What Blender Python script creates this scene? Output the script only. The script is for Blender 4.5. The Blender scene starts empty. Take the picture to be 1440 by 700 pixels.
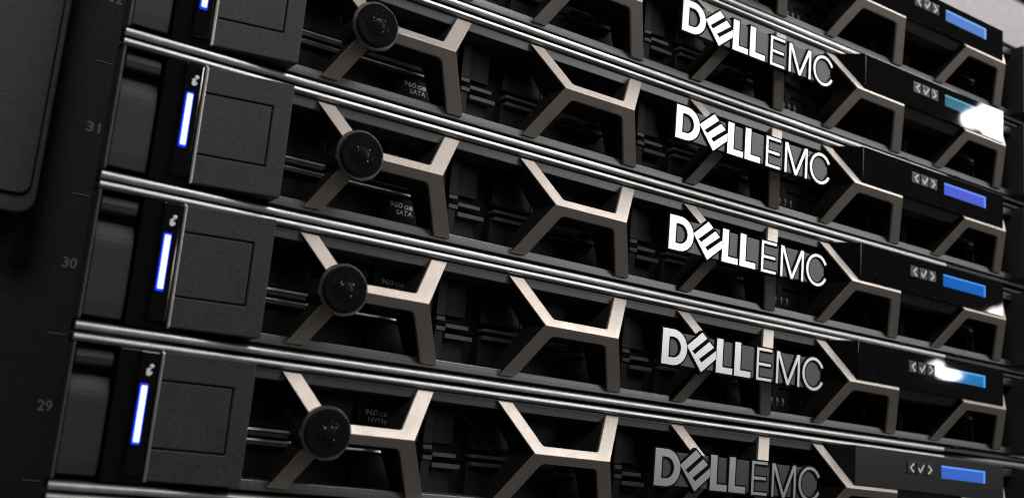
import bpy, bmesh, math, random
from mathutils import Matrix, Vector
random.seed(7)
MM = 0.001
U = 44.45
sc = bpy.context.scene
COL = sc.collection

# ---------------------------------------------------------------- camera
cam_d = bpy.data.cameras.new("camera")
cam = bpy.data.objects.new("camera", cam_d)
COL.objects.link(cam)
Rt = Vector((0.8294028, -0.5514346, 0.0895037))
Up = Vector((-0.1858711, -0.1213032, 0.9750577))
Fw = Vector((0.5268234, 0.8253517, 0.2031049))
m = Matrix(((Rt.x, Up.x, -Fw.x, -219.894 * MM), (Rt.y, Up.y, -Fw.y, -327.733 * MM),
            (Rt.z, Up.z, -Fw.z, 13.388 * MM), (0, 0, 0, 1)))
cam.matrix_world = m
cam_d.sensor_width = 36
cam_d.lens = 1548.93 / 1440 * 36
cam_d.clip_start = 0.01
cam_d.clip_end = 100
cam_d.dof.use_dof = True
cam_d.dof.focus_distance = 0.415
cam_d.dof.aperture_fstop = 13
sc.camera = cam

# ---------------------------------------------------------------- world, lamps, exposure
w = bpy.data.worlds.new("World")
sc.world = w
w.use_nodes = True
w.node_tree.nodes["Background"].inputs[0].default_value = (1.0, 0.98, 0.96, 1)
w.node_tree.nodes["Background"].inputs[1].default_value = 0.036
sc.view_settings.view_transform = 'Standard'
sc.view_settings.look = 'None'
sc.view_settings.gamma = 1
sc.view_settings.exposure = 0
sc.cycles.filter_width = 1.1


def lamp(name, loc, target, sx, sy, power, col=(1, 1, 1), shape='RECTANGLE'):
    d = bpy.data.lights.new(name, 'AREA')
    d.shape = shape
    d.size = sx * MM
    d.size_y = sy * MM
    d.energy = power
    d.color = col
    o = bpy.data.objects.new(name, d)
    COL.objects.link(o)
    L = Vector(loc) * MM
    o.location = L
    o.rotation_euler = (Vector(target) * MM - L).to_track_quat('-Z', 'Y').to_euler()
    return o


# overhead ceiling panel in front of the rack, to the right
lamp("ceiling_panel_lamp", (880, -560, 1250), (300, 0, 60), 1700, 420, 18.0, (1, 0.985, 0.965))
# tall lamp in the aisle, mirrored by the letters
lamp("aisle_lamp", (1330, -1330, 690), (100, 0, 150), 430, 740, 5.6, (1, 0.99, 0.98))
# small bright lamps far down the aisle, mirrored in the glossy display panels
lamp("far_lamp", (2585, -1500, 1145), (250, 0, 210), 130, 125, 1.1)
lamp("far_lamp", (2485, -1500, 1135), (250, 0, 210), 120, 62, 0.5, shape='ELLIPSE')
lamp("far_lamp", (2645, -1500, 560), (260, 0, 110), 230, 120, 1.2, shape='ELLIPSE')
lamp("far_lamp", (2288, -1500, 396), (230, 0, 80), 44, 40, 0.1, shape='ELLIPSE')
lamp("far_lamp", (2330, -1500, 384), (230, 0, 80), 66, 26, 0.14, shape='ELLIPSE')
# added unseen fill from the upper left front, brightens end caps and latches
lamp("left_aisle_lamp", (-370, -400, 640), (-100, 0, 100), 260, 200, 1.35, (0.97, 0.98, 1))
# lamp lighting the room wall behind the rack
lamp("rear_room_lamp", (1500, 200, 1500), (1900, 700, 900), 600, 300, 5.0, (1, 0.97, 0.96))


# ---------------------------------------------------------------- materials
def mat(name, base, rough=0.5, metal=0.0, spec=0.5, noise=0.0, nscale=900.0, bump=0.0, bscale=2500.0,
        emit=None, estr=0.0, rvar=0.0, coat=0.0):
    ma = bpy.data.materials.new(name)
    ma.use_nodes = True
    nt = ma.node_tree
    b = nt.nodes["Principled BSDF"]
    b.inputs["Base Color"].default_value = (*base, 1)
    b.inputs["Roughness"].default_value = rough
    b.inputs["Metallic"].default_value = metal
    b.inputs["Specular IOR Level"].default_value = spec
    b.inputs["Coat Weight"].default_value = coat
    if emit:
        b.inputs["Emission Color"].default_value = (*emit, 1)
        b.inputs["Emission Strength"].default_value = estr
    tc = nt.nodes.new("ShaderNodeTexCoord")
    if noise > 0 or rvar > 0:
        n = nt.nodes.new("ShaderNodeTexNoise")
        n.inputs["Scale"].default_value = nscale
        n.inputs["Detail"].default_value = 6
        nt.links.new(tc.outputs["Object"], n.inputs["Vector"])
        if noise > 0:
            mx = nt.nodes.new("ShaderNodeMapRange")
            mx.inputs["From Min"].default_value = 0.25
            mx.inputs["From Max"].default_value = 0.75
            mx.inputs["To Min"].default_value = 1 - noise
            mx.inputs["To Max"].default_value = 1 + noise
            nt.links.new(n.outputs["Fac"], mx.inputs["Value"])
            vm = nt.nodes.new("ShaderNodeVectorMath")
            vm.operation = 'SCALE'
            vm.inputs[0].default_value = base
            nt.links.new(mx.outputs["Result"], vm.inputs["Scale"])
            nt.links.new(vm.outputs["Vector"], b.inputs["Base Color"])
        if rvar > 0:
            n2 = nt.nodes.new("ShaderNodeTexNoise")
            n2.inputs["Scale"].default_value = 120
            n2.inputs["Detail"].default_value = 5
            nt.links.new(tc.outputs["Object"], n2.inputs["Vector"])
            m2 = nt.nodes.new("ShaderNodeMapRange")
            m2.inputs["From Min"].default_value = 0.3
            m2.inputs["From Max"].default_value = 0.7
            m2.inputs["To Min"].default_value = max(0.02, rough - rvar)
            m2.inputs["To Max"].default_value = rough + rvar
            nt.links.new(n2.outputs["Fac"], m2.inputs["Value"])
            nt.links.new(m2.outputs["Result"], b.inputs["Roughness"])
    if bump > 0:
        n3 = nt.nodes.new("ShaderNodeTexNoise")
        n3.inputs["Scale"].default_value = bscale
        n3.inputs["Detail"].default_value = 2
        nt.links.new(tc.outputs["Object"], n3.inputs["Vector"])
        bp = nt.nodes.new("ShaderNodeBump")
        bp.inputs["Strength"].default_value = bump
        bp.inputs["Distance"].default_value = 0.0001
        nt.links.new(n3.outputs["Fac"], bp.inputs["Height"])
        nt.links.new(bp.outputs["Normal"], b.inputs["Normal"])
    return ma


M = {}
M['plastic'] = mat("black_textured_plastic", (0.040, 0.040, 0.043), 0.53, noise=0.5, nscale=1500, bump=1.0, bscale=2600, rvar=0.08)
M['lip'] = mat("frame_plastic", (0.15, 0.15, 0.155), 0.40, metal=0.7, noise=0.15, bump=0.3)
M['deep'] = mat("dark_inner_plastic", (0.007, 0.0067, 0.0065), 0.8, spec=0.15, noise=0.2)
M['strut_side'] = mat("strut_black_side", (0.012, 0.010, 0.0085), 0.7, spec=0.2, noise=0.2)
M['gloss'] = mat("piano_black", (0.004, 0.004, 0.005), 0.09, spec=0.5, rvar=0.03)
M['post'] = mat("rack_powder_coat", (0.025, 0.025, 0.026), 0.58, noise=0.45, nscale=1500, bump=1.0, bscale=1300, rvar=0.08)
M['cover'] = mat("cover_plastic", (0.029, 0.028, 0.029), 0.56, noise=0.45, nscale=1500, bump=1.0, bscale=1300, rvar=0.08)
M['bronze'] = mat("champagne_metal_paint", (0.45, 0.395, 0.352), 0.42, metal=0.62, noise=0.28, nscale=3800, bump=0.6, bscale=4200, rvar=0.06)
M['rail'] = mat("satin_aluminium", (0.60, 0.61, 0.60), 0.42, metal=0.9, noise=0.07, nscale=400, rvar=0.07, bump=0.1)
M['trim'] = mat("warm_chrome_edge", (0.70, 0.63, 0.57), 0.3, metal=1.0)
M['letter'] = mat("letter_satin_metal", (0.55, 0.55, 0.55), 0.32, metal=0.9)
M['outline'] = mat("letter_black_edge", (0.005, 0.005, 0.005), 0.8, spec=0.08)
M['plate'] = mat("logo_plate_grey", (0.085, 0.085, 0.088), 0.38, metal=0.7, noise=0.1, nscale=4000, bump=0.5)
M['drive'] = mat("drive_carrier_plastic", (0.010, 0.010, 0.0105), 0.6, spec=0.3, noise=0.25, bump=0.4)
M['steel'] = mat("bare_steel_edge", (0.75, 0.73, 0.70), 0.4, metal=0.6)
M['ledge'] = mat("carrier_ledge_plastic", (0.075, 0.075, 0.078), 0.4, noise=0.2, bump=0.4)
M['foil'] = mat("silver_print", (0.95, 0.95, 0.95), 0.5, metal=0.1)
M['latch'] = mat("latch_plastic", (0.018, 0.018, 0.0195), 0.6, noise=0.2, bump=0.6)
M['white'] = mat("white_print", (0.9, 0.9, 0.9), 0.5)
M['greyprint'] = mat("grey_print", (0.26, 0.26, 0.26), 0.7)
M['led_core'] = mat("status_light_core", (0.6, 0.7, 1), 0.4, emit=(0.50, 0.66, 1.0), estr=2.0)
M['led_edge'] = mat("status_light_blue_edge", (0.0, 0.02, 0.5), 0.4, emit=(0.01, 0.04, 1.0), estr=1.2)  # blue glow around the core, put into an emissive colour
M['green'] = mat("activity_light_green", (0.02, 0.3, 0.15), 0.4, emit=(0.05, 0.8, 0.35), estr=0.35)
M['key_metal'] = mat("lock_worn_metal", (0.35, 0.30, 0.26), 0.3, metal=1.0)
M['lock_black'] = mat("lock_black", (0.006, 0.006, 0.0065), 0.16, spec=0.5, rvar=0.06, noise=0.3)
M['lock_ring'] = mat("lock_ring_bronze", (0.36, 0.32, 0.29), 0.25, metal=0.95)
M['button'] = mat("button_rubber", (0.012, 0.012, 0.013), 0.35)
M['chassis'] = mat("chassis_steel", (0.02, 0.02, 0.02), 0.5, metal=0.3)
M['wall'] = mat("room_wall_paint", (0.46, 0.43, 0.44), 0.8, noise=0.12, nscale=60)


def glossy_panel(name, rough, base, dust):
    ma = mat(name, base, rough, spec=0.5)
    nt = ma.node_tree
    b = nt.nodes["Principled BSDF"]
    tc = nt.nodes.new("ShaderNodeTexCoord")
    v = nt.nodes.new("ShaderNodeTexVoronoi")
    v.inputs["Scale"].default_value = 420
    nt.links.new(tc.outputs["Object"], v.inputs["Vector"])
    lt = nt.nodes.new("ShaderNodeMath")
    lt.operation = 'LESS_THAN'
    lt.inputs[1].default_value = 0.10
    nt.links.new(v.outputs["Distance"], lt.inputs[0])
    n = nt.nodes.new("ShaderNodeTexNoise")
    n.inputs["Scale"].default_value = 900
    nt.links.new(tc.outputs["Object"], n.inputs["Vector"])
    g = nt.nodes.new("ShaderNodeMath")
    g.operation = 'GREATER_THAN'
    g.inputs[1].default_value = 1 - dust
    nt.links.new(n.outputs["Fac"], g.inputs[0])
    mu = nt.nodes.new("ShaderNodeMath")
    mu.operation = 'MULTIPLY'
    nt.links.new(lt.outputs[0], mu.inputs[0])
    nt.links.new(g.outputs[0], mu.inputs[1])
    mix = nt.nodes.new("ShaderNodeMix")
    mix.data_type = 'RGBA'
    mix.inputs[6].default_value = (*base, 1)
    mix.inputs[7].default_value = (0.16, 0.14, 0.13, 1)
    nt.links.new(mu.outputs[0], mix.inputs[0])
    nt.links.new(mix.outputs[2], b.inputs["Base Color"])
    # faint waviness so that mirrored lamps get an uneven outline
    n3 = nt.nodes.new("ShaderNodeTexNoise")
    n3.inputs["Scale"].default_value = 45
    n3.inputs["Detail"].default_value = 1
    nt.links.new(tc.outputs["Object"], n3.inputs["Vector"])
    bp = nt.nodes.new("ShaderNodeBump")
    bp.inputs["Strength"].default_value = 0.09
    bp.inputs["Distance"].default_value = 0.0006
    nt.links.new(n3.outputs["Fac"], bp.inputs["Height"])
    nt.links.new(bp.outputs["Normal"], b.inputs["Normal"])
    return ma


PG = glossy_panel("display_panel_gloss", 0.022, (0.004, 0.004, 0.0045), 0.42)
PM = glossy_panel("display_panel_filmed", 0.30, (0.010, 0.010, 0.0105), 0.40)


def screen_mat(name, col, k=1.0):
    ma = bpy.data.materials.new(name)
    ma.use_nodes = True
    nt = ma.node_tree
    b = nt.nodes["Principled BSDF"]
    b.inputs["Base Color"].default_value = (0.01, 0.02, 0.04, 1)
    b.inputs["Roughness"].default_value = 0.035
    tc = nt.nodes.new("ShaderNodeTexCoord")
    sep = nt.nodes.new("ShaderNodeSeparateXYZ")
    nt.links.new(tc.outputs["Generated"], sep.inputs[0])

    def edge(out, thr):
        a = nt.nodes.new("ShaderNodeMapRange")
        a.inputs["From Min"].default_value = thr
        a.inputs["From Max"].default_value = thr + 0.04
        nt.links.new(out, a.inputs["Value"])
        return a.outputs[0]
    ex = edge(sep.outputs["X"], 0.94)
    ez = edge(sep.outputs["Z"], 0.84)
    mxx = nt.nodes.new("ShaderNodeMath")
    mxx.operation = 'MAXIMUM'
    nt.links.new(ex, mxx.inputs[0])
    nt.links.new(ez, mxx.inputs[1])
    n = nt.nodes.new("ShaderNodeTexBrick")      # faint dot-matrix cells
    n.inputs["Scale"].default_value = 24
    n.inputs["Color1"].default_value = (1, 1, 1, 1)
    n.inputs["Color2"].default_value = (0.88, 0.9, 0.95, 1)
    n.inputs["Mortar"].default_value = (0.8, 0.85, 0.9, 1)
    nt.links.new(tc.outputs["Generated"], n.inputs["Vector"])
    mp = nt.nodes.new("ShaderNodeMapping")
    mp.inputs["Scale"].default_value = (34, 1, 7)
    nt.links.new(tc.outputs["Generated"], mp.inputs["Vector"])
    ns_ = nt.nodes.new("ShaderNodeTexNoise")
    ns_.inputs["Scale"].default_value = 1.0
    ns_.inputs["Detail"].default_value = 3
    nt.links.new(mp.outputs["Vector"], ns_.inputs["Vector"])
    nr = nt.nodes.new("ShaderNodeMapRange")
    nr.inputs["From Min"].default_value = 0.42
    nr.inputs["From Max"].default_value = 0.52
    nr.inputs["To Min"].default_value = 0.82
    nr.inputs["To Max"].default_value = 1.0
    nt.links.new(ns_.outputs["Fac"], nr.inputs["Value"])
    sc_ = nt.nodes.new("ShaderNodeVectorMath")
    sc_.operation = 'SCALE'
    nt.links.new(n.outputs["Color"], sc_.inputs[0])
    nt.links.new(nr.outputs[0], sc_.inputs["Scale"])
    mul = nt.nodes.new("ShaderNodeMix")
    mul.data_type = 'RGBA'
    mul.blend_type = 'MULTIPLY'
    mul.inputs[0].default_value = 1
    mul.inputs[6].default_value = (*col, 1)
    nt.links.new(sc_.outputs[0], mul.inputs[7])
    mix = nt.nodes.new("ShaderNodeMix")
    mix.data_type = 'RGBA'
    nt.links.new(mxx.outputs[0], mix.inputs[0])
    nt.links.new(mul.outputs[2], mix.inputs[6])
    mix.inputs[7].default_value = (col[0] * 1.3 + 0.06, col[1] * 1.5 + 0.1, min(1, col[2] * 1.3 + 0.15), 1)
    nt.links.new(mix.outputs[2], b.inputs["Emission Color"])
    b.inputs["Emission Strength"].default_value = k
    return ma


SCR = {-1: screen_mat("screen_blue", (0.05, 0.16, 0.72)),
       0: screen_mat("screen_blue_lit", (0.05, 0.155, 0.62)),
       1: screen_mat("screen_teal_blue", (0.015, 0.20, 0.50)),
       2: screen_mat("screen_azure", (0.008, 0.14, 0.55)),
       3: screen_mat("screen_violet_blue", (0.10, 0.14, 0.75)),
       4: screen_mat("screen_teal", (0.06, 0.20, 0.27)),
       5: screen_mat("screen_pale_blue", (0.13, 0.27, 0.68))}


# ---------------------------------------------------------------- mesh helpers (all in mm)
class MB:
    def __init__(s):
        s.v, s.f = [], []

    def add(s, vs, fs):
        n = len(s.v)
        s.v += [tuple(c * MM for c in v) for v in vs]
        s.f += [tuple(i + n for i in f) for f in fs]

    def box(s, x0, x1, y0, y1, z0, z1):
        s.add([(x0, y0, z0), (x1, y0, z0), (x1, y1, z0), (x0, y1, z0), (x0, y0, z1), (x1, y0, z1), (x1, y1, z1), (x0, y1, z1)],
              [(0, 1, 5, 4), (1, 2, 6, 5), (2, 3, 7, 6), (3, 0, 4, 7), (4, 5, 6, 7), (3, 2, 1, 0)])
        return s

    def prism(s, poly, yf, yb):
        """poly: list of (x,z); yf, yb: front / back y as number or function of (x,z)"""
        F = yf if callable(yf) else (lambda x, z: yf)
        B = yb if callable(yb) else (lambda x, z: yb)
        ar = sum(poly[i][0] * poly[(i + 1) % len(poly)][1] - poly[(i + 1) % len(poly)][0] * poly[i][1] for i in range(len(poly)))
        if ar < 0:
            poly = poly[::-1]
        n = len(poly)
        vs = [(x, F(x, z), z) for x, z in poly] + [(x, B(x, z), z) for x, z in poly]
        fs = [tuple(range(n)), tuple(range(2 * n - 1, n - 1, -1))]
        for i in range(n):
            j = (i + 1) % n
            fs.append((i, i + n, j + n, j))
        s.add(vs, fs)
        return s

    def extx(s, prof, x0, x1):
        """prof: list of (y,z) extruded along x"""
        ar = sum(prof[i][0] * prof[(i + 1) % len(prof)][1] - prof[(i + 1) % len(prof)][0] * prof[i][1] for i in range(len(prof)))
        if ar < 0:
            prof = prof[::-1]
        n = len(prof)
        vs = [(x0, y, z) for y, z in prof] + [(x1, y, z) for y, z in prof]
        fs = [tuple(range(n - 1, -1, -1)), tuple(range(n, 2 * n))]
        for i in range(n):
            j = (i + 1) % n
            fs.append((i, j, j + n, i + n))
        s.add(vs, fs)
        return s

    def lathe(s, cx, cz, prof, n=40):
        """prof: list of (radius, y) around the axis through (cx,cz) along y; front to back"""
        vs, fs = [], []
        for r, y in prof:
            for k in range(n):
                a = 2 * math.pi * k / n
                vs.append((cx + r * math.cos(a), y, cz + r * math.sin(a)))
        for i in range(len(prof) - 1):
            for k in range(n):
                k2 = (k + 1) % n
                fs.append((i * n + k, (i + 1) * n + k, (i + 1) * n + k2, i * n + k2))
        fs.append(tuple(range(n)))
        L = (len(prof) - 1) * n
        fs.append(tuple(range(L + n - 1, L - 1, -1)))
        s.add(vs, fs)
        return s

    def build(s, name, ma, parent=None, bevel=0.0, smooth=False, seg=2, kind=None):
        me = bpy.data.meshes.new(name)
        me.from_pydata(s.v, [], s.f)
        me.update()
        me.materials.append(ma)
        if smooth:
            for p in me.polygons:
                p.use_smooth = True
        o = bpy.data.objects.new(name, me)
        COL.objects.link(o)
        if parent:
            o.parent = parent
        if bevel > 0:
            b = o.modifiers.new("bevel", 'BEVEL')
            b.width = bevel * MM
            b.segments = seg
            b.limit_method = 'ANGLE'
            b.angle_limit = math.radians(28)
            b.harden_normals = False
        if smooth:
            e = o.modifiers.new("split", 'EDGE_SPLIT')
            e.split_angle = math.radians(24)
        if kind:
            o['kind'] = kind
        return o


def tag(o, label, cat, group=None, kind=None):
    o['label'] = label
    o['category'] = cat
    if group:
        o['group'] = group
    if kind:
        o['kind'] = kind
    return o


def text_mesh(lines, name):
    """lines: list of (text, x_left, z_base, height, x_right or None). returns mesh in mm laid on plane y=0 facing -y"""
    vs, fs = [], []
    for t, x, z, h, xr in lines:
        cu = bpy.data.curves.new("t", 'FONT')
        cu.body = t
        cu.size = 1.0
        cu.resolution_u = 3
        cu.extrude = 0.0
        cu.offset = 0.018
        ob = bpy.data.objects.new("t", cu)
        COL.objects.link(ob)
        bpy.context.view_layer.update()
        me = bpy.data.meshes.new_from_object(ob)
        xs = [v.co.x for v in me.vertices]
        ys = [v.co.y for v in me.vertices]
        ky = h / (max(ys) - min(ys))
        kx = (xr - x) / (max(xs) - min(xs)) if xr is not None else ky
        n = len(vs)
        for v in me.vertices:
            vs.append(((x + (v.co.x - min(xs)) * kx) * MM, 0.0, (z + (v.co.y - min(ys)) * ky) * MM))
        for p in me.polygons:
            fs.append(tuple(n + i for i in p.vertices))
        bpy.data.objects.remove(ob)
        bpy.data.curves.remove(cu)
        bpy.data.meshes.remove(me)
    out = bpy.data.meshes.new(name)
    out.from_pydata(vs, [], fs)
    out.update()
    return out


def arc(cx, cz, rx, rz, a0, a1, n):
    return [(cx + rx * math.cos(math.radians(a0 + (a1 - a0) * i / n)), cz + rz * math.sin(math.radians(a0 + (a1 - a0) * i / n))) for i in range(n + 1)]


def fillet(p0, p1, p2, r, n=6):
    """rounded corner at p1 between p0-p1-p2"""
    a = (Vector(p0) - Vector(p1)).normalized()
    b = (Vector(p2) - Vector(p1)).normalized()
    half = math.acos(max(-1, min(1, a.dot(b)))) / 2
    d = r / math.tan(half)
    q0 = Vector(p1) + a * d
    q2 = Vector(p1) + b * d
    out = []
    for i in range(n + 1):
        t = i / n
        out.append(tuple((1 - t) ** 2 * q0 + 2 * t * (1 - t) * Vector(p1) + t * t * q2))
    return out


# ---------------------------------------------------------------- the rack around the servers
def unit_marks(parent):
    ticks = MB()
    for k in range(-1, 7):
        ticks.box(-155.0, -149.9, 33.55, 33.8, k * U - 0.13, k * U + 0.13)
    ticks.build("unit_tick_marks", M['greyprint'], parent)
    for k in range(-1, 6):
        me = text_mesh([(str(29 + k), -154.4, k * U + 20.7, 3.4, -150.1)], "unit_number")
        me.materials.append(M['greyprint'])
        o = bpy.data.objects.new("unit_number", me)
        COL.objects.link(o)
        o.parent = parent
        o.location = (0, 33.7 * MM, 0)


post = bpy.data.objects.new("rack_post", None)
COL.objects.link(post)
tag(post, "black powder coated rack post with grey unit numbers 29 to 32 and tick marks", "rack post")
pb = MB()
pb.box(-420, -142.0, 34.5, 38, -260, 520)
pb.box(-146, -142.2, 38, 110, -260, 520)
pb.build("post_face", M['post'], post, bevel=0.4)
ns = MB()
ns.box(-163, -143.5, 33.8, 34.6, -250, 510)
ns.build("number_strip", M['post'], post, bevel=0.2)
unit_marks(post)

cov = bpy.data.objects.new("side_cover", None)
COL.objects.link(cov)
tag(cov, "dark grey plastic cover with rounded lower corner and grooved rim at far left", "rack cover")
outer = [(-420, 420), (-420, 76.6), (-172.5, 76.6)] + [(-172.5 + 5.2 * math.sin(math.radians(a)), 81.8 - 5.2 * math.cos(math.radians(a))) for a in (15, 30, 45, 60, 75, 90)] + [(-167.3, 420)]
MB().prism(outer, 19.5, 34).build("cover_body", M['cover'], cov, bevel=0.7, seg=3)
grow_in = lambda q: [(x - (0.55 if x > -300 else 0), z + (0.55 if z < 200 else 0)) for x, z in q]
inner = [(-420, 420), (-420, 81.8), (-172.5, 81.8)] + [(-172.5 + 3.4 * math.sin(math.radians(a)), 85.2 - 3.4 * math.cos(math.radians(a))) for a in (30, 60, 90)] + [(-169.1, 420)]
MB().prism(grow_in(inner), 18.4, 20.5).build("cover_panel", M['cover'], cov, bevel=0.35)
MB().prism(inner, 19.35, 20.5).build("cover_groove", M['deep'], cov)

wall = MB().box(-1500, 6000, 700, 760, -1500, 3500).build("wall", M['wall'])
wall['kind'] = 'structure'
wall['label'] = "light grey room wall seen above the rack at top right"
beam = MB().box(200, 1500, 255, 299, 545, 640).build("rack_beam", M['post'], bevel=1)
tag(beam, "black crossbar of the rack in the extreme top right corner", "rack beam")

# ---------------------------------------------------------------- one rack server (row base z = 0)
ZR, YR, ZT, ZB, P, L = 22.57, -10.07, 39.7, 4.1, 80.4, 33.0
XH = [-80.4 + P * k for k in range(5)]


def yfront(x, z):
    return YR * (1 - (z - ZR) / (ZT - ZR)) if z >= ZR else YR * (1 - (ZR - z) / (ZR - ZB))


def strut_polys():
    up = [(0, ZR), (-10.75, ZT), (-4.6, ZT)]
    c1 = (-4.6 + (ZT - 25.5) * 0.6275, 25.5)
    c2 = (L + 4.6 - (ZT - 25.5) * 0.6275, 25.5)
    up += fillet((-4.6, ZT), c1, c2, 1.6) + fillet(c1, c2, (L + 4.6, ZT), 1.6) + [(L + 4.6, ZT), (L + 10.75, ZT), (L, ZR)]
    k = 10.77 / (ZR - ZB)
    d1 = (-4.6 + (19.5 - ZB) * k, 19.5)
    d2 = (L + 4.6 - (19.5 - ZB) * k, 19.5)
    lo = [(0, ZR), (-10.77, ZB), (-4.6, ZB)] + fillet((-4.6, ZB), d1, d2, 2.6) + fillet(d1, d2, (L + 4.6, ZB), 2.6) + [(L + 4.6, ZB), (L + 10.77, ZB), (L, ZR)]
    return up, lo


UPP, LOP = strut_polys()


def build_face_mesh():
    # one welded cap, crease along the ridge
    bm = bmesh.new()

    def v(x, z, off):
        return bm.verts.new((x * MM, (yfront(x, z) + off) * MM, z * MM))
    fr_u = [v(x, z, 0) for x, z in UPP]
    fr_l = [fr_u[0]] + [v(x, z, 0) for x, z in LOP[1:-1]] + [fr_u[-1]]
    bk_u = [v(x, z, 1.1) for x, z in UPP]
    bk_l = [bk_u[0]] + [v(x, z, 1.1) for x, z in LOP[1:-1]] + [bk_u[-1]]
    bm.faces.new(fr_u[::-1])
    bm.faces.new(fr_l)
    bm.faces.new(bk_u)
    bm.faces.new(bk_l[::-1])
    for A_, B_, sgn in ((fr_u, bk_u, 1), (fr_l, bk_l, -1)):
        for i in range(len(A_) - 1):
            q = (A_[i], A_[i + 1], B_[i + 1], B_[i])
            bm.faces.new(q if sgn > 0 else q[::-1])
    bmesh.ops.recalc_face_normals(bm, faces=bm.faces)
    me = bpy.data.meshes.new("strut_face")
    bm.to_mesh(me)
    bm.free()
    me.materials.append(M['bronze'])
    return me


def build_body_mesh():
    mb = MB()

    def yb(x, z):
        return 4.5 + 5.5 * abs(z - ZR) / 17.5

    def inset(poly):
        return poly
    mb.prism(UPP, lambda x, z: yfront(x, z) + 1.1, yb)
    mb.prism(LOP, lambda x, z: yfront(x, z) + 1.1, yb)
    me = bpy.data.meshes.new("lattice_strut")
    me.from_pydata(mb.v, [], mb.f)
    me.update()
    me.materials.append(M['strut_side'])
    return me


proto = bpy.data.objects.new("rack_server", None)
COL.objects.link(proto)

# chassis behind the bezel
ch = MB()
ch.box(-118, 312, 15, 600, 0.9, 42.6)
ch.build("chassis", M['chassis'], proto)

# moulded frame: upper and lower lips, backing of the rails
fr = MB()
fr.extx([(1.1, 2.9), (1.15, 4.4), (1.3, 6.05), (13, 6.6), (13, 2.0), (4.0, 2.0)], -103, 297)          # lower lip
fr.extx([(0.6, 40.1), (0.75, 38.8), (0.95, 36.75), (13, 36.2), (13, 42.2), (1.2, 42.2), (1.2, 40.2)], -103, 297)   # upper lip
fr.build("bezel_frame", M['lip'], proto, bevel=0.25)
fb = MB()
fb.box(-154.0, 322, 1.0, 8.0, -0.5, 1.95)
fb.box(-154.0, 322, 1.3, 8.0, 40.4, 42.5)
for x in (206, 247):
    fb.box(x, x + 4, -0.1, 2.0, 1.75, 2.85)
fb.build("frame_backing", M['strut_side'], proto, bevel=0.2)
fe = MB()
fe.extx([(-0.4, -0.3), (-0.4, 1.0), (0.8, 1.3), (0.8, -0.5)], 239.5, 322)
fe.extx([(-0.4, 41.0), (-0.4, 42.2), (0.8, 42.5), (0.8, 40.6)], 239.5, 322)
fe.build("end_trim", M['plastic'], proto, bevel=0.25)

# bright rails
for zc, ry_, rz_ in ((0.35, 1.1, 1.05), (41.55, 1.1, 1.12)):
    rr = MB()
    if zc < 5:
        prof = [(0.8, 1.5), (0.1, 1.48), (-0.45, 1.3), (-0.85, 0.95), (-1.02, 0.5), (-1.04, 0.1), (-0.98, -0.3), (-0.75, -0.62), (-0.3, -0.8), (0.8, -0.82)]
    else:
        prof = [(0.8, 42.7), (0.0, 42.68), (-0.5, 42.5), (-0.88, 42.15), (-1.05, 41.7), (-1.05, 41.3), (-0.85, 40.9), (-0.5, 40.6), (0.0, 40.42), (0.8, 40.4)]
    rr.extx(prof, -154.3, 239)
    rr.build("trim_rail", M['rail'], proto, smooth=True, bevel=0)

# lattice struts
fm, bmh = build_face_mesh(), build_body_mesh()
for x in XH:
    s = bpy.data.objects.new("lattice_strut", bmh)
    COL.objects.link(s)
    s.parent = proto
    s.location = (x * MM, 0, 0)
    c = bpy.data.objects.new("strut_face", fm)
    COL.objects.link(c)
    c.parent = s
    bv = c.modifiers.new("bevel", 'BEVEL')
    bv.width = 0.16 * MM
    bv.segments = 2
    bv.limit_method = 'ANGLE'
    bv.angle_limit = math.radians(25)

# ear on the left: flange, release latch, status strip
ear = MB()
ear.box(-154.2, -153.3, -0.6, 8, 2.2, 40.2)
ear.box(-153.3, -129, 6.5, 9, 1.4, 40.6)
ear.build("ear_flange", M['plastic'], proto, bevel=0.35)
lt = MB()
prof = [(1.2, 3.6), (0.9, 8), (0.9, 24)]
for k in range(1, 9):
    a = math.radians(90 * k / 8)
    prof.append((0.9 + 5.4 * (1 - math.cos(a)), 24 + 8.5 * math.sin(a)))
prof += [(7, 32.6), (7, 3.6)]
lt.extx(prof, -152.9, -141.7)
latch = lt.build("release_latch", M['latch'], proto, bevel=0.3)
tb = MB()
tb.extx([(1.6, 38.8), (0.9, 36.6), (1.2, 34.6), (2.0, 33.8), (7, 33.8), (7, 38.8)], -152.6, -142.0)
tb.build("latch_tab", M['latch'], latch, bevel=0.3)
st = MB()
st.box(-141.0, -129.4, -0.2, 7, 2.2, 40.4)
st.build("status_strip", M['gloss'], proto, bevel=0.35)
strip = [o for o in COL.objects if o.name.startswith("status_strip")][-1]
cn = MB()
cn.box(-135.2, -129.8, -1.6, 0.1, 4.4, 40.1)
cn.build("light_channel", M['gloss'], strip, bevel=0.35)
led = MB()
led.prism([(-133.15 + dx, z) for dx, z in ((-1.2, 13.3), (1.2, 13.3), (1.2, 30.7), (-1.2, 30.7))], -2.5, -1.4)
led.build("status_light", M['led_edge'], strip, bevel=0.45, seg=3)  # blue rim of the light, its halo modelled as a glowing sleeve
led2 = MB()
led2.box(-133.98, -132.32, -2.75, -2.2, 13.95, 30.05)
led2.build("light_core", M['led_core'], strip, bevel=0.3, seg=3)
ic = MB()   # the italic i of the status strip: dot and curled body
ic.lathe(-131.75, 35.9, [(0.2, -2.1), (0.62, -2.0), (0.62, -1.5)], 14)
ic.prism([(-132.9, 35.2), (-131.9, 35.35), (-132.15, 34.2), (-131.5, 34.35), (-131.4, 33.7), (-132.2, 33.0), (-133.0, 33.2), (-133.15, 34.0), (-132.85, 34.6), (-133.2, 34.7)], -2.0, -1.5)
ic.build("information_icon", M['white'], strip)

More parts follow.
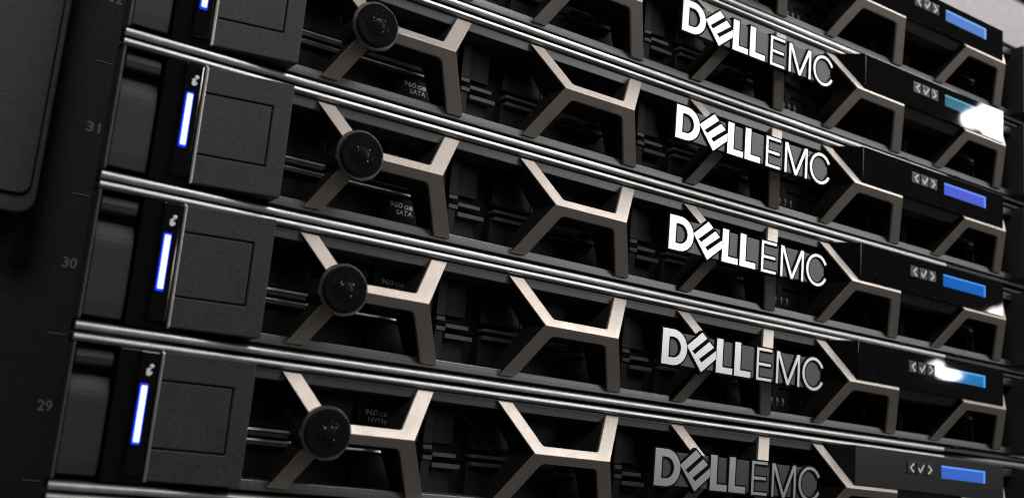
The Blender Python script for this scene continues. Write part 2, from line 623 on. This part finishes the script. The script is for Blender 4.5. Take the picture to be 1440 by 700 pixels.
ed = MB()
ed.box(-129.25, -128.35, -1.4, 6, 3.0, 40.3)
ed.build("edge_trim", M['trim'], proto, bevel=0.2)


# end caps of the bezel with the square release button
def end_cap(sgn, x_in, x_out, parent):
    """x_out at y=-0.6, x_in at y=-6.3"""
    yf = lambda x, z: -0.6 + (x - x_out) / (x_in - x_out) * (-5.7)
    a = MB()
    z0, z1, b0, b1 = 3.4, 40.6, 12.4, 32.5
    ax = lambda t: x_out + (x_in - x_out) * t
    bt = 0.79
    poly = [(ax(0), z0), (ax(1), z0), (ax(1), z1), (ax(0), z1), (ax(0), b1), (ax(bt), b1), (ax(bt), b0), (ax(0), b0)]
    a.prism(poly, yf, lambda x, z: yf(x, z) + 2.0)
    a.prism([(ax(0), z0), (ax(1), z0), (ax(1), z1), (ax(0), z1)], lambda x, z: yf(x, z) + 2.0, 14.5)
    c_ = a.build("end_cap", M['plastic'], parent, bevel=0.28)
    g = MB()
    g.prism([(ax(0.005), b0 + 0.55), (ax(bt - 0.022), b0 + 0.55), (ax(bt - 0.022), b1 - 0.55), (ax(0.005), b1 - 0.55)], lambda x, z: yf(x, z) + 0.05, lambda x, z: yf(x, z) + 1.9)
    g.build("release_button", M['plastic'], c_, bevel=0.22)
    return c_


end_cap(1, -102.0, -128.3, proto)
end_cap(-1, 296.0, 322.0, proto)

# bezel lock
lk = MB()
LX, LZ = -78.7, 22.0
lk.lathe(LX, LZ, [(7.75, -11.1), (8.1, -11.1), (8.38, -10.75), (8.4, -9.6), (8.1, -9.2)])
lock = lk.build("bezel_lock", M['lock_ring'], proto, smooth=True)
lb_ = MB()
lb_.lathe(LX, LZ, [(7.2, -9.4), (6.6, -6.0), (6.0, 4)])
lb_.build("lock_housing", M['strut_side'], lock, smooth=True)
l2 = MB()
l2.lathe(LX, LZ, [(7.05, -12.35), (7.4, -12.0), (7.42, -10.4)])
l2.build("lock_face", M['lock_black'], lock, smooth=True)
l3 = MB()
l3.lathe(LX, LZ, [(3.25, -12.68), (3.35, -12.66), (3.4, -12.1)], 28)
l3.build("key_slot", M['outline'], lock, smooth=True)
l6 = MB()
vs_ = []
l6.lathe(LX, LZ, [(3.35, -12.45), (3.45, -12.62), (3.75, -12.62), (3.95, -12.3)], 32)
l6.build("slot_rim", M['lock_black'], lock, smooth=True)
l7 = MB()
l7.box(LX - 0.5, LX + 0.5, -12.75, -12.3, LZ + 3.0, LZ + 4.6)
l7.box(LX - 4.3, LX - 3.1, -12.75, -12.3, LZ - 0.2, LZ + 0.7)
l7.build("key_notch", M['outline'], lock)
l4 = MB()
l4.lathe(LX, LZ, [(1.2, -13.1), (1.9, -13.0), (2.2, -12.75), (2.25, -12.3)], 24)
l4.build("key_barrel", M['lock_black'], lock, smooth=True)
l5 = MB()
for a in (40, 140, 310):
    ca, sa = math.cos(math.radians(a)), math.sin(math.radians(a))
    l5.box(LX + 2.75 * ca - 0.22, LX + 2.75 * ca + 0.22, -12.95, -12.2, LZ + 2.75 * sa - 0.22, LZ + 2.75 * sa + 0.22)
l5.build("lock_pin", M['key_metal'], lock, bevel=0.15)

# logo: grey plate, black edged satin letters
pl = MB()
pl.box(53.0, 139.2, -12.55, -9.9, 16.3, 28.6)
plate = pl.build("logo_plate", M['plate'], proto, bevel=0.15)


def grow(poly, d):
    """offset a simple closed polygon outwards by d"""
    ar = sum(poly[i][0] * poly[(i + 1) % len(poly)][1] - poly[(i + 1) % len(poly)][0] * poly[i][1] for i in range(len(poly)))
    sgn = 1 if ar > 0 else -1
    out = []
    n = len(poly)
    for i in range(n):
        p0, p1, p2 = Vector(poly[i - 1]), Vector(poly[i]), Vector(poly[(i + 1) % n])
        e1 = (p1 - p0).normalized()
        e2 = (p2 - p1).normalized()
        n1 = Vector((e1.y, -e1.x)) * sgn
        n2 = Vector((e2.y, -e2.x)) * sgn
        bis = n1 + n2
        if bis.length < 1e-6:
            bis = n1
        bis.normalize()
        k = d / max(0.35, bis.dot(n1))
        out.append(tuple(p1 + bis * k))
    return out


def ring_prism(mb, outer_, inner_, yf, yb):
    """closed letter with a counter: outer and inner loops with the same vertex count"""
    n = len(outer_)
    vs = [(x, yf, z) for x, z in outer_] + [(x, yf, z) for x, z in inner_] + [(x, yb, z) for x, z in outer_] + [(x, yb, z) for x, z in inner_]
    fs = []
    for i in range(n):
        j = (i + 1) % n
        fs.append((i, j, n + j, n + i))
        fs.append((2 * n + i, 3 * n + i, 3 * n + j, 2 * n + j))
        fs.append((i, 2 * n + i, 2 * n + j, j))
        fs.append((n + i, n + j, 3 * n + j, 3 * n + i))
    mb.add(vs, fs)


YL0, YL1, YL2 = -13.1, -13.02, -11.1      # metal face front, black body front, black body back
G_ = 0.65


def letter(polys, name="letter", backfill=None, rings=()):
    f = MB()
    b = MB()
    for q in polys:
        f.prism(q, YL0, YL1)
        b.prism(grow(q, G_), YL1, YL2)
    for o_, i_ in rings:
        ring_prism(f, o_, i_, YL0, YL1)
        ring_prism(b, grow(o_, G_), grow(i_, -G_), YL1, YL2)
    if backfill:
        b.prism(backfill, YL1 + 0.3, YL2)
    f.build(name, M['letter'], plate, bevel=0.12)
    b.build("letter_edge", M['outline'], plate)


# D
no = 14
d_out = [(51.5, 15.9), (51.5, 29.45)] + arc(57.0, 22.68, 7.1, 6.77, 90, -90, no)
d_in = [(54.9, 18.75), (54.9, 26.6)] + arc(57.0, 22.68, 3.9, 3.93, 90, -90, no)
letter([], rings=[(d_out, d_in)])
# tilted E
e1 = [(63.9, 24.15), (71.5, 30.35), (74.1, 28.35), (66.7, 22.55), (68.1, 21.5), (75.4, 27.3), (77.9, 25.35), (70.4, 19.95),
      (71.75, 18.75), (79.15, 24.3), (79.15, 21.0), (71.7, 15.05)]
letter([e1], backfill=[(64.2, 24.15), (71.5, 30.0), (79.3, 24.0), (79.3, 21.2), (71.7, 15.4)])
# L L
letter([[(79.35, 16.0), (79.35, 29.3), (82.75, 29.3), (82.75, 18.45), (88.2, 18.45), (88.2, 16.0)]])
letter([[(89.15, 16.0), (89.15, 29.3), (92.4, 29.3), (92.4, 18.45), (98.1, 18.45), (98.1, 16.0)]])
# thin E M C
letter([[(101.3, 15.9), (101.3, 28.9), (109.9, 28.9), (109.9, 27.8), (102.55, 27.8), (102.55, 22.95), (109.3, 22.95), (109.3, 21.85),
         (102.55, 21.85), (102.55, 17.0), (109.9, 17.0), (109.9, 15.9)]])
letter([[(112.5, 15.9), (112.5, 28.9), (114.3, 28.9), (119.35, 17.7), (124.4, 28.9), (126.2, 28.9), (126.2, 15.9), (124.95, 15.9),
         (124.95, 26.6), (120.0, 15.9), (118.7, 15.9), (113.75, 26.6), (113.75, 15.9)]])
c_out = arc(134.4, 22.3, 6.6, 6.9, 28, 332, 30)
c_in = arc(134.4, 22.3, 5.3, 5.7, 332, 28, 30)
letter([c_out + c_in])

# display panel hood with buttons and screen
hp = MB()
pf = [(166, -9.6, 24.0), (272.5, -9.6, 24.0), (272.5, -9.6, 40.9), (166, -9.6, 40.9)]
pk = [(165.6, -8.7, 24.0), (273.8, -7.6, 24.0), (282.0, 0.3, 40.9), (156.8, 0.3, 40.9)]
hp.add(pf + pk, [(0, 1, 2, 3), (7, 6, 5, 4), (0, 4, 5, 1), (1, 5, 6, 2), (2, 6, 7, 3), (3, 7, 4, 0)])
panel = hp.build("display_panel", PG, proto, bevel=0.35, seg=3)
chn = MB()
chn.add([(161, -8.2, 24.2), (274, -8.2, 24.2), (274, -5.0, 20.0), (161, -5.0, 20.0), (161, 3, 24.2), (274, 3, 24.2), (274, 3, 20.0), (161, 3, 20.0)],
        [(3, 2, 1, 0), (4, 5, 6, 7), (0, 1, 5, 4), (2, 3, 7, 6), (1, 2, 6, 5), (3, 0, 4, 7)])
chn.build("panel_chin", M['plastic'], proto, bevel=0.3)
scr = MB()
scr.box(224.9, 257.7, -9.75, -9.2, 31.3, 37.0)
screen = scr.build("screen", SCR[2], panel)
for i in range(3):
    x = 200.2 + 6.55 * i
    b_ = MB()
    b_.box(x, x + 5.9, -9.95, -9.2, 31.6, 37.0)
    b_.build("control_button", M['button'], panel, bevel=0.3)
sy = MB()


def stroke(mb, pts, wd, yf, yb):
    for a_, b_2 in zip(pts[:-1], pts[1:]):
        a2, b2 = Vector(a_), Vector(b_2)
        d_ = (b2 - a2).normalized()
        nn = Vector((-d_.y, d_.x)) * wd / 2
        a2 = a2 - d_ * wd * 0.3
        b2 = b2 + d_ * wd * 0.3
        mb.prism([tuple(a2 + nn), tuple(b2 + nn), tuple(b2 - nn), tuple(a2 - nn)], yf, yb)


stroke(sy, [(204.6, 36.0), (202.4, 34.3), (204.6, 32.6)], 0.75, -10.06, -9.9)
sy.build("arrow_mark", M['white'], panel)
sy = MB()
stroke(sy, [(208.2, 34.3), (209.4, 32.8), (211.8, 36.0)], 0.75, -10.06, -9.9)
sy.build("check_mark", M['white'], panel)
sy = MB()
stroke(sy, [(215.2, 36.0), (217.4, 34.3), (215.2, 32.6)], 0.75, -10.06, -9.9)
sy.build("arrow_mark", M['white'], panel)

# drives behind the bezel: five columns, two rows
PD = 84.0
DX = [-118.0 + PD * k for k in range(5)]
Y0 = 10.0


def carrier_mesh(top):
    zb, zt = (0.0, 15.0)
    c = MB()
    c.box(0.3, PD - 0.4, Y0 + 3.6, Y0 + 4.9, zb, zt)                 # face plate
    c.box(0, 3.6, Y0 - 1, Y0 + 4, zb + 0.4, zt - 0.3)                # hinge column
    c.box(4.2, 13.4, Y0 + 1.4, Y0 + 4, zb + 1.0, zt - 1.2)           # vent block
    c.box(19.2, 36, Y0 + 0.2, Y0 + 4, zb + 0.4, zt - 0.4)            # latch block
    c.box(37.2, 58, Y0 + 1.8, Y0 + 4, zb + 1.0, zt - 1.0)
    c.box(59.2, 75, Y0 + 1.0, Y0 + 4, zb + 0.6, zt - 0.6)            # label face
    c.box(76, 83, Y0 + 0.2, Y0 + 4, zb + 0.6, zt - 0.6)
    z = zt - 0.6 if not top else zb + 0.2
    c.box(20.5, 35, Y0 - 0.5, Y0 + 0.4, z - 0.1 if top else z - 1.3, z + 1.3 if top else z)
    return c


for k, x in enumerate(DX):
    for top in (0, 1):
        o = carrier_mesh(top).build("drive_carrier", M['drive'] if k < 3 else M['deep'], proto, bevel=0.2, seg=1)  # same carriers, but shade on the right columns is painted as darker material
        zb = 22.2 if top else 2.9
        o.location = (x * MM, 0, zb * MM)
        if k == 0:
            za = 5.4 if top else 8.3
            # positions measured on the photo: right aligned two line label
            base = (27.7 if top else 11.2) - zb
            lines = [("960", 62.2, base + 2.3, 2.05, 67.2), ("GB", 67.7, base + 2.3, 1.45, 71.3), ("SATA", 65.0, base, 1.75, 71.4)]
            me = text_mesh(lines, "capacity_label")
            me.materials.append(M['foil'])
            lb = bpy.data.objects.new("capacity_label", me)
            COL.objects.link(lb)
            lb.parent = o
            lb.location = (0, (Y0 + 0.9) * MM, 0)

dv = MB()
dv.box(-118, 302, Y0 + 2.6, Y0 + 4.5, 18.0, 22.2)
dvo = dv.build("drive_divider", M['deep'], proto)
ev = MB()
for z in (18.35, 21.5):
    ev.extx([(Y0 - 1.0, z - 0.45), (Y0 - 0.5, z + 0.4), (Y0 + 3, z + 0.4), (Y0 + 3, z - 0.45)], -118, -38.5)
ev.build("divider_edge", M['steel'], dvo, bevel=0.12, seg=1)
lmesh = {}
for k in range(5):
    x = DX[k]
    for (a, b_, z0, z1) in ((0, 3.6, 20.8, 22.25), (0.2, 4.0, 17.3, 18.8), (4.0, 13.4, 18.6, 20.0), (4.1, 15.4, 14.9, 16.5),
                            (19.6, 35, 19.4, 20.6), (20, 35.2, 16.6, 18.0), (47, 57.6, 17.6, 18.95), (45, 58, 15.5, 15.95), (59, 67.6, 16.2, 17.4), (60, 68, 20.0, 20.3)):
        if (k == 0 and a > 40) or k == 3 or (k == 4 and not (40 < a < 60)):
            continue
        if (a, z0) not in lmesh:
            lo_ = MB().box(a, b_, Y0 - 1.6, Y0 + 3, z0, z1).build("ledge", M['ledge'], dvo, bevel=0.12, seg=1)
            lmesh[(a, z0)] = lo_
        else:
            lo_ = lmesh[(a, z0)].copy()
            COL.objects.link(lo_)
            lo_.parent = dvo
        lo_.location = (x * MM, 0, 0)


rib = None
for k in range(5):
    if rib is None:
        rib = MB().extx([(Y0 - 1.2, 9.6), (Y0 - 1.6, 11.4), (Y0 - 1.2, 13.0), (Y0 + 3, 13.0), (Y0 + 3, 9.6)], 125.5, 126.6).build("vent_rib", M['ledge'], dvo, bevel=0.1, seg=1)
        rb_ = rib
    else:
        rb_ = rib.copy()
        COL.objects.link(rb_)
        rb_.parent = dvo
    rb_.location = (3.6 * k * MM, 0, 0)


# ---------------------------------------------------------------- repeat: seven servers
def copy_tree(o, parent=None):
    c = o.copy()
    COL.objects.link(c)
    if parent:
        c.parent = parent
    for chd in list(o.children):
        copy_tree(chd, c)
    return c


def walk(o):
    yield o
    for c in o.children:
        yield from walk(c)


nvme = text_mesh([("960", 62.0, 27.9 - 22.2 + 2.1, 2.05, 66.6), ("GB", 67.1, 27.9 - 22.2 + 2.1, 1.45, 70.4), ("NVMe", 63.4, 27.7 - 22.2, 1.75, 70.4)], "capacity_label")
nvme.materials.append(M['foil'])

LABELS = {
    -1: "lowest rack server, only its silver top rail showing along the bottom edge of the picture",
    0: "black rack server at unit number 29 with drive label NVMe and grey logo letters",
    1: "black rack server at unit number 30, white glare beside its arrow buttons and screen",
    2: "black rack server at unit number 31, white glare in lower right corner of its panel",
    3: "black rack server at unit number 32 with violet blue screen, left light half in view",
    4: "rack server second from the top, teal screen mostly covered by a big white glare",
    5: "topmost rack server, pale blue screen at the top right against the light grey wall",
}
OFF = {-1: 0.0, 0: -0.07, 1: 0.17, 2: -0.21, 3: -0.11, 4: 0.16, 5: 0.06}
GLOSS = {-1: PG, 0: PM, 1: PG, 2: PG, 3: PG, 4: PG, 5: PG}
servers = {}
rows = [2, -1, 0, 1, 3, 4, 5]
for r in rows:
    servers[r] = proto if r == 2 else copy_tree(proto)
drop = []
for r in rows:
    s = servers[r]
    s.rotation_euler = (0, math.radians({0: 0.03, 1: -0.03, 2: 0.02, 3: -0.02}.get(r, 0)), 0)
    s.location = (0, 0, (r * U + OFF[r]) * MM)
    tag(s, LABELS[r], "server", "rack servers stacked in the rack")
    for c in walk(s):
        base = c.name.split('.')[0]
        if base == "screen":
            c.material_slots[0].link = 'OBJECT'
            c.material_slots[0].material = SCR[r]
        elif base == "display_panel":
            c.material_slots[0].link = 'OBJECT'
            c.material_slots[0].material = GLOSS[r]
        elif base == "capacity_label" and r == 0 and c.location.y > 0 and c.parent.location.z > 0.01:
            c.data = nvme
        elif base == "capacity_label" and r < 2 and c.parent.location.z < 0.01:
            drop.append(c)
for c in drop:
    bpy.data.objects.remove(c)

# a stray hair lying across the rails
hair = MB()
pts = [(-46, -2.2, 50.5), (-40, -2.8, 45), (-32, -3.0, 38.5), (-23, -2.6, 31), (-16, -2.2, 25.5), (-12, -2.0, 20.5)]
for a_, b_2 in zip(pts[:-1], pts[1:]):
    a2, b2 = Vector(a_), Vector(b_2)
    e_ = 0.055
    hair.add([(a2.x - e_, a2.y, a2.z), (a2.x + e_, a2.y, a2.z), (a2.x, a2.y + 2 * e_, a2.z), (b2.x - e_, b2.y, b2.z), (b2.x + e_, b2.y, b2.z), (b2.x, b2.y + 2 * e_, b2.z)],
             [(0, 1, 4, 3), (1, 2, 5, 4), (2, 0, 3, 5), (0, 2, 1), (3, 4, 5)])
ho = hair.build("stray_hair", M['drive'])
tag(ho, "thin stray hair lying across the silver rails above the lowest full server", "hair")
